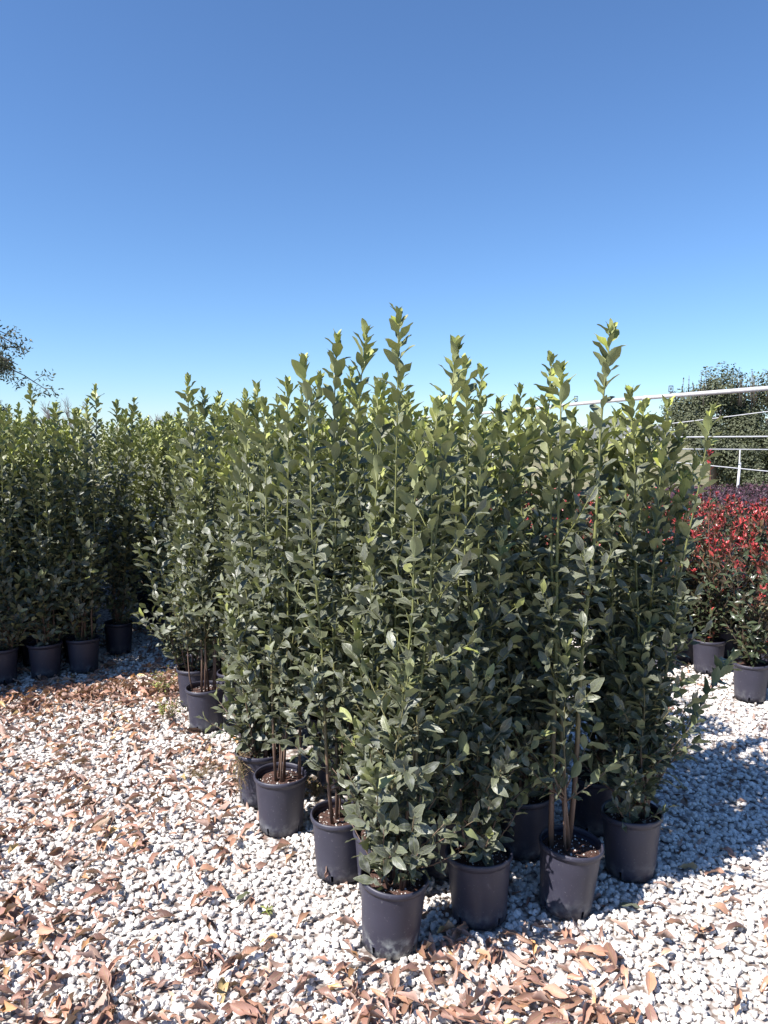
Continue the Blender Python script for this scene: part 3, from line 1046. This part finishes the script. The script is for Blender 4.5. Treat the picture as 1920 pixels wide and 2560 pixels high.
# ------------------------------------------------------------------ trees
def tree(name, X, Y, h, rx, ry, seed, label, n_leaf, leaf, z0, trunk_r=0.12, shoots=10, group=None, lobes=16, mat=None):
    rng = random.Random(seed)
    nr = np.random.default_rng(seed)
    root = empty(name, (X, Y, 0))
    tag(root, label, 'tree', group)
    b = Bag()
    b.tube([(0, 0, -0.05), (0.04, 0.02, h * 0.3), (-0.03, 0.05, h * 0.62)], [trunk_r * 1.25, trunk_r, trunk_r * 0.55], 9)
    centres = []
    for i in range(lobes):
        a = i * 2.399 + rng.random() * 0.6
        f = (i + 0.5) / lobes
        zz = z0 + (h - z0) * (0.08 + 0.84 * ((i * 0.618) % 1.0))
        rel = (zz - z0) / (h - z0)
        w = math.sin(math.pi * min(max(0.18 + 0.72 * rel, 0), 1)) ** 0.55
        rr = (0.35 + 0.5 * rng.random()) * w
        c = Vector((rx * rr * math.cos(a), ry * rr * math.sin(a), zz))
        centres.append((c, 0.30 + 0.16 * rng.random()))
        b.tube([(0, 0.02, h * (0.18 + 0.4 * rel)), c * 0.55 + Vector((0, 0, 0.12 * h)), c], [trunk_r * 0.42, trunk_r * 0.25, trunk_r * 0.08], 5)
    tops = []
    for i in range(shoots):
        a, rr = rng.random() * 6.28, math.sqrt(rng.random()) * 0.8
        q = Vector((rx * rr * math.cos(a), ry * rr * math.sin(a), h * (0.86 - 0.12 * rr)))
        t = q + Vector((rng.random() * .2 - .1, rng.random() * .2 - .1, h * (0.10 + 0.10 * rng.random())))
        b.tube([q - Vector((0, 0, 0.3)), t], [0.02, 0.006], 4)
        tops.append((q, t))
    tr = link('trunk', b.mesh('trunk', M_BARK), root)
    # crown: leaves in clumps on the lobes' skins
    s = (rx + ry) / 2
    l = []
    per = n_leaf // len(centres)
    for c, r in centres:
        rad = r * s * 1.15
        for k in range(per // 9):
            u = nr.normal(size=3)
            u /= np.linalg.norm(u)
            q = c + Vector(u) * rad * (0.55 + 0.5 * rng.random()) * (1.0 if u[2] > -0.3 else 0.8)
            d = (Vector(u) + Vector((rng.random() - .5, rng.random() - .5, 0.6))).normalized()
            tone = min(1, max(0, 0.5 + 0.5 * (rng.random() - 0.5)))
            for m in range(9):
                p = q + Vector((rng.random() - .5, rng.random() - .5, rng.random() - .5)) * leaf * 3.2
                l.append((p, d, tone))
    for q, t in tops:
        for m in range(16):
            f = rng.random() ** 1.2
            l.append((q.lerp(t, f), Vector((rng.random() - .5, rng.random() - .5, 1.2)), 0.5 + 0.4 * rng.random()))
    n = len(l)
    P = np.array([x[0] for x in l], np.float32)
    D = np.array([x[1] for x in l], np.float32) + nr.normal(size=(n, 3)) * 0.55
    D /= np.linalg.norm(D, axis=1)[:, None]
    A = np.cross(D, nr.normal(size=(n, 3)))
    A /= np.linalg.norm(A, axis=1)[:, None] + 1e-6
    B = np.cross(D, A)
    sz = (leaf * (0.7 + 0.6 * nr.random(n)))[:, None]
    V = np.stack([P - A * sz * 0.5, P + B * sz * 0.28 + D * sz * 0.08, P + A * sz * 0.5, P - B * sz * 0.28 + D * sz * 0.08], 1).reshape(-1, 3)
    F = np.arange(n * 4).reshape(-1, 4)
    me = mesh_np('crown', V, F, mat or M_TREE, False, None, {'tone': np.repeat(np.array([x[2] for x in l]), 4), 'rnd': np.repeat(nr.random(n), 4)})
    cr = link('crown', me, root)
    cr["kind"] = 'stuff'
    return root


tree('evergreen_tree', 9.9, 23.2, 3.75, 1.3, 1.3, 21, 'clipped dark evergreen tree at the open end of the tree row', 26000, 0.085, 0.15, shoots=16, group='evergreen trees beyond the beds')
tree('evergreen_tree', 11.7, 23.6, 3.80, 1.4, 1.3, 22, 'dark evergreen tree behind the thin white post', 26000, 0.085, 0.15, shoots=16, group='evergreen trees beyond the beds')
tree('evergreen_tree', 13.6, 23.9, 3.75, 1.4, 1.3, 23, 'dark evergreen tree farther along the row from the white post', 22000, 0.085, 0.15, shoots=14, group='evergreen trees beyond the beds')
tree('low_bush', 10.4, 20.6, 0.75, 0.7, 0.6, 25, 'low pale bush at the foot of the evergreen trees', 3000, 0.07, 0.05, trunk_r=0.03, shoots=5, lobes=8)
tree('low_bush', 12.1, 20.9, 0.7, 0.8, 0.6, 26, 'low spreading bush at the foot of the white post', 3000, 0.07, 0.05, trunk_r=0.03, shoots=5, lobes=8)


# loose-branched tree reaching in over the dark block
def drooping_tree(X, Y):
    rng = random.Random(31)
    root = empty('drooping_tree', (X, Y, 0))
    tag(root, 'loose drooping tree hanging thin leafy branches over the dark laurels', 'tree')
    b = Bag()
    b.tube([(0, 0, -0.05), (0.1, 0, 1.2), (0.0, 0.1, 2.6), (0.2, 0, 3.6)], [0.17, 0.14, 0.10, 0.05], 9)
    l = []
    for i in range(34):
        a = rng.random() * 6.28 if i > 14 else (rng.random() - 0.5) * 1.5
        z = 2.0 + 1.7 * rng.random()
        reach = 1.7 + 1.15 * rng.random()
        p0 = Vector((0, 0.05, z))
        p1 = p0 + Vector((math.cos(a) * reach * 0.55, math.sin(a) * reach * 0.55, 0.55 + 0.3 * rng.random()))
        p2 = p0 + Vector((math.cos(a) * reach, math.sin(a) * reach, -0.35 + 0.5 * rng.random()))
        pts = [bez(p0, p1, p2, t / 7) for t in range(8)]
        b.tube(pts, [0.03 - 0.0034 * t for t in range(8)], 5)
        for k in range(12):
            t = 0.35 + 0.65 * rng.random()
            q = bez(p0, p1, p2, t)
            e = q + Vector(((rng.random() - .5) * 0.7, (rng.random() - .5) * 0.7, -0.30 * rng.random() + 0.12))
            m = q.lerp(e, 0.5) + Vector((0, 0, 0.06))
            b.tube([q, m, e], [0.007, 0.005, 0.003], 4)
            for j in range(32):
                f = 0.35 + 0.65 * rng.random()
                c = bez(q, m, e, f) + Vector((rng.random() - .5, rng.random() - .5, rng.random() - .5)) * 0.2
                l.append((leaf_matrix(c, Vector((rng.random() - .5, rng.random() - .5, 0.3 - rng.random())), rng.random() * 6.28, R(60), 0.055 + 0.03 * rng.random(), rng), rng.randrange(5), 0.3 * rng.random()))
    link('trunk', b.mesh('trunk', M_BARK), root)
    c = link('crown', join_leaves('crown', l, PHOTI, M_TREE, 3), root)
    c["kind"] = 'stuff'


drooping_tree(-8.35, 12.2)


def bare_tree(X, Y, h, seed, label):
    rng = random.Random(seed)
    root = empty('bare_tree', (X, Y, 0))
    tag(root, label, 'tree', 'bare trees beyond the dark block')
    b = Bag()
    b.tube([(0, 0, -0.05), (0.05, 0, h * 0.35), (0, 0, h * 0.6)], [0.1, 0.08, 0.05], 7)
    link('trunk', b.mesh('trunk', M_GREYTWIG), root)
    c = Bag()
    def br(p, d, L, r, dep):
        q = p + d * L
        c.tube([p, p.lerp(q, 0.5) + Vector((rng.random() - .5, rng.random() - .5, 0)) * L * 0.1, q], [r, r * 0.8, r * 0.55], 4)
        if dep:
            for k in range(4):
                nd = (d + Vector((rng.random() - .5, rng.random() - .5, 0.25 * rng.random())) * 1.3).normalized()
                br(p.lerp(q, 0.5 + 0.5 * rng.random()), nd, L * 0.62, r * 0.55, dep - 1)
    for k in range(7):
        a = k * 0.9
        br(Vector((0, 0, h * (0.35 + 0.03 * k))), Vector((math.cos(a) * 0.6, math.sin(a) * 0.6, 0.9)).normalized(), h * 0.26, 0.03, 3)
    link('branches', c.mesh('branches', M_GREYTWIG), root)["kind"] = 'stuff'


bare_tree(-10.6, 26.0, 3.15, 41, 'grey leafless tree showing just over the dark laurels')
bare_tree(-7.7, 27.0, 2.75, 42, 'smaller leafless tree showing between the two laurel blocks')

# ------------------------------------------------------------------ irrigation pipe and frame over the red bed
pa, pb = Vector((4.48, 9.0, 2.306)), Vector((2.43, 16.6, 2.306))
pd = (pb - pa).normalized()
p_s, p_e = pa - pd * 3.2, pb + pd * 9.0
irr = empty('irrigation_pipe', (p_s.x, p_s.y, 0))
tag(irr, 'long grey irrigation pipe carried over the red shrubs, with small sprinklers on top', 'pipe')


def put(bag, name, mat, parent, sub=None):
    o = link(name, bag.mesh(name, mat), parent)
    o.location = -parent.location if sub is None else (0, 0, 0)
    return o


pp = put(Bag().tube([p_s + pd * (i * ((p_e - p_s).length / 16)) + Vector((0, 0, -0.012 * math.sin(i * 0.9))) for i in range(17)], [0.029] * 17, 14), 'pipe', M_PIPE, irr)
for s in (0.02, 0.995):
    c = p_s.lerp(p_e, s)
    b = Bag().tube([Vector((c.x, c.y, -0.05)), Vector((c.x, c.y, 2.29))], [0.03, 0.03], 10)
    put(b, 'support_post', M_PIPE, irr)
cpl = dsp(1335, 862, 11.3)
t_c = (cpl - p_s).dot(pd)
c = p_s + pd * t_c
put(Bag().tube([c - pd * 0.05, c - pd * 0.03, c - pd * 0.03, c + pd * 0.03, c + pd * 0.03, c + pd * 0.05], [0.034, 0.034, 0.045, 0.045, 0.034, 0.034], 12), 'coupling', M_PIPE, irr)
for px in (1437, 1672):
    # point of the pipe seen at that pixel column
    k = (px - 960) / FOC
    best = min((abs(((p_s + pd * (q * 0.02)).x) / ((p_s + pd * (q * 0.02)).y * math.cos(PITCH)) - k), q) for q in range(0, 900))
    c = p_s + pd * (best[1] * 0.02) + Vector((0, 0, 0.03))
    side = Vector((pd.y, -pd.x, 0))
    w, h = 0.032, 0.11
    b = Bag()
    b.tube([c + Vector((0, 0, -0.01)), c + Vector((0, 0, 0.03))], [0.012, 0.010], 8)
    b.tube([c - side * w + Vector((0, 0, 0.03)), c + side * w + Vector((0, 0, 0.03))], [0.007, 0.007], 6)
    for sg in (-1, 1):
        b.tube([c + side * w * sg + Vector((0, 0, 0.03)), c + side * w * sg + Vector((0, 0, h))], [0.005, 0.005], 6)
    b.tube([c - side * w + Vector((0, 0, h)), c + side * w + Vector((0, 0, h))], [0.006, 0.006], 6)
    sp = put(b, 'sprinkler', M_DARKP, irr)
    nb = Bag().tube([c + Vector((0, 0, 0.05)), c + Vector((0, 0, 0.09))], [0.008, 0.011], 8)
    link('nozzle', nb.mesh('nozzle', M_DARKP), sp)


def bar(name, label, cat, a, b_, r, mat, posts=(), sag=0.0, group=None):
    root = empty(name, (a.x, a.y, 0))
    tag(root, label, cat, group)
    n = 13
    pts = [a.lerp(b_, i / (n - 1)) - Vector((0, 0, sag * 4 * (i / (n - 1)) * (1 - i / (n - 1)))) for i in range(n)]
    put(Bag().tube(pts, [r] * n, 8), 'rail', mat, root)
    for t in posts:
        c = a.lerp(b_, t)
        put(Bag().tube([Vector((c.x, c.y, -0.05)), Vector((c.x, c.y, c.z - r * 0.5))], [r * 1.1, r * 1.1], 8), 'post', mat, root)
    return root


bar('water_rail', 'white water rail at eye height crossing in front of the evergreen trees', 'rail', at(1560, 1094, 17.6), at(2260, 1089, 17.0), 0.018, M_WHITE, (0.0, 1.0))
bar('water_rail', 'white rail carried by the thin white post before the evergreen trees', 'rail', at(1560, 1122, 16.0), at(2300, 1126, 16.0), 0.012, M_WHITE, (0.3919, 1.0, 0.0))
bar('water_rail', 'thin white rail sloping low across the white posts', 'rail', at(1530, 1140, 15.7), at(2200, 1206, 14.2), 0.011, M_WHITE, (0.0, 1.0))
bar('support_wire', 'slack white wire rising across the evergreen trees', 'wire', at(1570, 1071, 17.1), at(2200, 990, 12.5), 0.008, M_WHITE, (0.0, 1.0), 0.02)
st_c = at(1850, 1157, 15.6)
so = empty('stake', (st_c.x, st_c.y, 0))
tag(so, 'thick leaning white stake beside the thin white post', 'stake')
put(Bag().tube([Vector((st_c.x - 0.06, st_c.y, -0.05)), st_c], [0.030, 0.024], 10), 'shaft', M_WHITE, so)
put(Bag().tube([st_c, st_c + Vector((0, 0, 0.012))], [0.027, 0.024], 10), 'cap', M_WHITE, so)
# small far frame seen through the gap
fa, fb = at(1195, 1104, 34.0), at(1290, 1104, 34.0)
bar('white_frame', 'far white frame showing through the gap between the shoots', 'frame', fa, fb, 0.03, M_WHITE, (0.02, 0.40, 0.98))

# ------------------------------------------------------------------ weeds
def weed(X, Y, h, n, seed, label, dry=False, spread=0.12, z=0.01, droop=0.0):
    rng = random.Random(seed)
    root = empty('weed', (X, Y, z))
    tag(root, label, 'weed')
    b, l = Bag(), []
    for i in range(n):
        a = rng.random() * 6.28
        e = Vector((spread * rng.random() * math.cos(a), spread * rng.random() * math.sin(a), h * (0.5 + 0.5 * rng.random()) - droop * rng.random()))
        m = e * 0.5 + Vector((0, 0, 0.3 * h))
        p0 = Vector((0.01 * math.cos(a), 0.01 * math.sin(a), -0.01))
        pts = [bez(p0, m, e, t / 5) for t in range(6)]
        b.tube(pts, [0.0016 - 0.0001 * t for t in range(6)], 4)
        for k in range(10):
            t = 0.25 + 0.75 * rng.random()
            q = bez(p0, m, e, t)
            if dry:
                b.tube([q, q + Vector((rng.random() - .5, rng.random() - .5, rng.random() - .6)) * 0.05], [0.0009, 0.0006], 3)
            l.append((leaf_matrix(q, e, rng.random() * 6.28, R(60), (0.010 if dry else 0.018) * (0.7 + 0.8 * rng.random()), rng), rng.randrange(5), 0.15 * rng.random() if dry else 0.5 + 0.5 * rng.random()))
    link('stem', b.mesh('stem', M_TWIG), root)
    f = link('foliage', join_leaves('foliage', l, PHOTI, M_WEED, seed), root)
    f["kind"] = 'stuff'


weed(-1.46, 4.98, 0.17, 22, 1, 'yellowish green weed growing from the gravel at the path edge', False, 0.17)
weed(-1.33, 4.55, 0.12, 14, 2, 'greyish weed sprawling by the pot with bare brown stems', False, 0.14)
weed(-0.92, 3.78, 0.06, 16, 3, 'flat withered weed lying on the gravel away from the pots', True, 0.20)
weed(-0.66, 3.40, 0.05, 26, 4, 'tangled dry weed hanging down over the pot rim', True, 0.10, 0.245, 0.22)
weed(-0.31, 3.36, 0.10, 26, 5, 'brown dry weed tangled between two pots of the sunny side', True, 0.11, 0.11, 0.12)
weed(-0.42, 2.62, 0.03, 2, 6, 'tiny green seedling alone among the white stones', False, 0.03)

# ------------------------------------------------------------------ gravel
POTPOS = np.array(taken + ptaken)


def stones(name, n_m2, poly_fn, box, size, seed, zlift):
    rng = np.random.default_rng(seed)
    x0, x1, y0, y1 = box
    n = int((x1 - x0) * (y1 - y0) * n_m2)
    P = np.stack([x0 + (x1 - x0) * rng.random(n), y0 + (y1 - y0) * rng.random(n)], 1)
    P = P[poly_fn(P[:, 0], P[:, 1])]
    near = POTPOS[(POTPOS[:, 0] > x0 - .3) & (POTPOS[:, 0] < x1 + .3) & (POTPOS[:, 1] > y0 - .3) & (POTPOS[:, 1] < y1 + .3)]
    keep = np.ones(len(P), bool)
    for q in near: keep &= (P[:, 0] - q[0]) ** 2 + (P[:, 1] - q[1]) ** 2 > 0.101 ** 2
    P = P[keep]
    n = len(P)
    # angular chips: an icosahedron pulled out of shape
    g = (1 + 5 ** 0.5) / 2
    ico = np.array([(-1, g, 0), (1, g, 0), (-1, -g, 0), (1, -g, 0), (0, -1, g), (0, 1, g), (0, -1, -g), (0, 1, -g), (g, 0, -1), (g, 0, 1), (-g, 0, -1), (-g, 0, 1)]) / 1.902
    tri = np.array([(0, 11, 5), (0, 5, 1), (0, 1, 7), (0, 7, 10), (0, 10, 11), (1, 5, 9), (5, 11, 4), (11, 10, 2), (10, 7, 6), (7, 1, 8), (3, 9, 4), (3, 4, 2), (3, 2, 6), (3, 6, 8), (3, 8, 9), (4, 9, 5), (2, 4, 11), (6, 2, 10), (8, 6, 7), (9, 8, 1)])
    forms = []
    for k in range(24):
        f = ico * (0.72 + 0.5 * rng.random((12, 1))) * np.array([1.0, 0.62 + 0.35 * rng.random(), 0.45 + 0.3 * rng.random()])
        forms.append(f)
    forms = np.array(forms)
    V = forms[rng.integers(0, 24, n)]
    s = size[0] + (size[1] - size[0]) * rng.random(n) ** 1.6
    V = V * s[:, None, None]
    q = rng.normal(size=(n, 4))
    q[:, 0] += 0.8 * np.sign(q[:, 0])
    q /= np.linalg.norm(q, axis=1)[:, None]
    w, x, y, z = q.T
    # random spin and a tilt of up to about 40 degrees
    yaw = rng.random(n) * 6.283
    tx, ty = rng.normal(size=n) * 0.42, rng.normal(size=n) * 0.42
    cz, sz = np.cos(yaw), np.sin(yaw)
    X = V[:, :, 0] * cz[:, None] - V[:, :, 1] * sz[:, None]
    Y = V[:, :, 0] * sz[:, None] + V[:, :, 1] * cz[:, None]
    Z = V[:, :, 2]
    Y, Z = Y * np.cos(tx)[:, None] - Z * np.sin(tx)[:, None], Y * np.sin(tx)[:, None] + Z * np.cos(tx)[:, None]
    X, Z = X * np.cos(ty)[:, None] + Z * np.sin(ty)[:, None], -X * np.sin(ty)[:, None] + Z * np.cos(ty)[:, None]
    V = np.stack([X, Y, Z], 2)
    zc = 0.002 + zlift * rng.random(n)
    V[:, :, 0] += P[:, 0, None]
    V[:, :, 1] += P[:, 1, None]
    V[:, :, 2] += zc[:, None]
    F = (tri[None] + (np.arange(n) * 12)[:, None, None]).reshape(-1, 3)
    me = mesh_np(name, V.reshape(-1, 3), F, M_STONE, False, None, {'rnd': np.repeat(rng.random(n), 12)})
    o = link(name, me)
    tag(o, None, None, None, 'stuff')
    return o, n


def inside_view(x, y, m=0.55):
    return np.abs(x) < 0.5 * (y + 0.16) + m


def block_core(x, y):
    """well inside the main block, where no ground shows"""
    rx, ry = x - 0.02, y - 2.46
    u = rx * U.x + ry * U.y
    v = rx * Vv.x + ry * Vv.y
    return (u > 0.45) & (v > 0.15) & (v < 0.85)


g1, n1 = stones('gravel', 2700, lambda x, y: inside_view(x, y) & ~block_core(x, y), (-2.5, 2.5, 1.6, 3.4), (0.0085, 0.0185), 1, 0.013)
tag(g1, 'white crushed stone gravel covering the yard around the pots')
g2, n2 = stones('gravel', 1550, lambda x, y: inside_view(x, y) & ~block_core(x, y) & ((y < 6.2) | ((x > -2.6) & (x < -1.0)) | ((x > 0.8) & (x < 2.9))), (-3.9, 3.9, 3.4, 8.6), (0.0095, 0.020), 2, 0.013)
tag(g2, 'white crushed stone gravel farther off along the paths between the blocks')
print('stones', n1, n2)

# ------------------------------------------------------------------ fallen leaves
lr = random.Random(99)


def litter_density(x, y):
    d = 0.10
    if y < 2.42: d = 0.52 + 0.25 * math.sin(x * 7 + y * 5) if x < 0.75 else 0.2
    if y < 2.3 and (-0.2 < x < 0.55 or x < -0.6): d = 0.75
    if x < -0.55 and y < 4.2: d = max(d, 0.45 + 0.3 * math.sin(x * 5 + y * 3.1))
    if x < -1.0: d = max(d, 0.55)
    # the drift in front of the dark block
    e = (y - 4.75 - 0.37 * (x + 2.4)) / 0.38
    if x < -1.35: d = max(d, 1.0 * math.exp(-e * e))
    if 0.05 < x < 0.75 and 2.25 < y < 2.52: d = max(d, 0.8)
    if x > 0.9 and y < 3.2: d = 0.12
    if x > 0.9 and y >= 3.2: d = 0.07
    return d


fallen = []
while len(fallen) < 4300:
    y = 1.7 + 5.15 * lr.random() ** 1.1
    x = (lr.random() * 2 - 1) * (0.5 * (y + 0.16) + 0.5)
    if len(fallen) > 3700:      # the drift in front of the dark block
        x = -2.6 + 1.35 * lr.random()
        y = 4.86 + 0.3 * (x + 2.4) + lr.gauss(0, 0.19)
    elif lr.random() > litter_density(x, y): continue
    if np.min((POTPOS[:, 0] - x) ** 2 + (POTPOS[:, 1] - y) ** 2) < 0.125 ** 2: continue
    rx, ry = x - 0.02, y - 2.46
    u, v = rx * U.x + ry * U.y, rx * Vv.x + ry * Vv.y
    if u > 0.1 and 0.0 < v < 1.1: continue
    s = 0.05 + 0.055 * lr.random()
    if lr.random() < 0.15: s *= 0.6
    M = Matrix.Translation((x, y, 0.017 + 0.012 * lr.random())) @ Euler(((lr.random() - .5) * 0.55, (lr.random() - .5) * 1.1 + (3.14 if lr.random() < 0.35 else 0), lr.random() * 6.28)).to_matrix().to_4x4() @ Matrix.Diagonal((s, s, s, 1)) @ Matrix.Translation((0, -0.5, 0.05))
    tone = min(1, max(0, lr.gauss(0.40, 0.25))) if lr.random() > 0.01 else 1.0
    fallen.append((M, lr.randrange(len(DRY)), tone, y, s))
DT = [0.03, 0.2, 0.38, 0.55, 0.72, 0.95]
DRY_ME = leaf_meshes(DRY, DT, M_DRY, 'dry_leaf')
def shown(i):
    t = fallen[i][0].translation
    return t.y > 2.16 and abs(t.x) < 0.497 * (t.y + 0.13)


order = sorted(range(len(fallen)), key=lambda i: (not shown(i), fallen[i][3] / (fallen[i][4] + 0.03)))
for i in order[:300]:
    M, si, tone, y, s = fallen[i]
    j = min(range(6), key=lambda q: abs(DT[q] - tone))
    o = link('fallen_leaf', DRY_ME[si, j])
    o.matrix_world = M
    tag(o, 'dry curled brown leaf lying on the white gravel', 'leaf', 'dry leaves on the gravel')
lit = link('leaf_litter', join_leaves('leaf_litter', [fallen[i][:3] for i in order[300:]], DRY, M_DRY, 8))
tag(lit, 'smaller and farther dry brown leaves strewn over the gravel', None, None, 'stuff')


def single_leaf(p, size, tone, mes, label, rot, shape=2):
    o = link('fallen_leaf', mes[shape, tone])
    o.matrix_world = Matrix.Translation(p) @ Euler(rot).to_matrix().to_4x4() @ Matrix.Diagonal((size, size, size, 1))
    tag(o, label, 'leaf')


single_leaf((-0.49, 2.72, 0.03), 0.075, 2, LAUREL_ME, 'fresh green leaf lying on the white gravel', (0.15, 0.2, 2.4))
single_leaf((0.92, 2.62, 0.03), 0.08, 1, LAUREL_ME, 'grey-green fallen leaf by the shadow edge on the gravel', (0.1, 0.1, 1.2))
single_leaf((0.385, 2.54, 0.222), 0.055, 5, DRY_ME, 'yellow leaf lying on the soil of a pot', (0.1, 0.2, 1.3))
sl = Vector((-0.17, 2.89, 0)) + Vector((-0.055, -0.086, 0))
single_leaf(Vector((sl.x, sl.y - 0.012, 0.035)), 0.09, 2, DRY_ME, 'withered leaf standing against the side of a black pot', (1.35, 0.25, 0.5), 3)
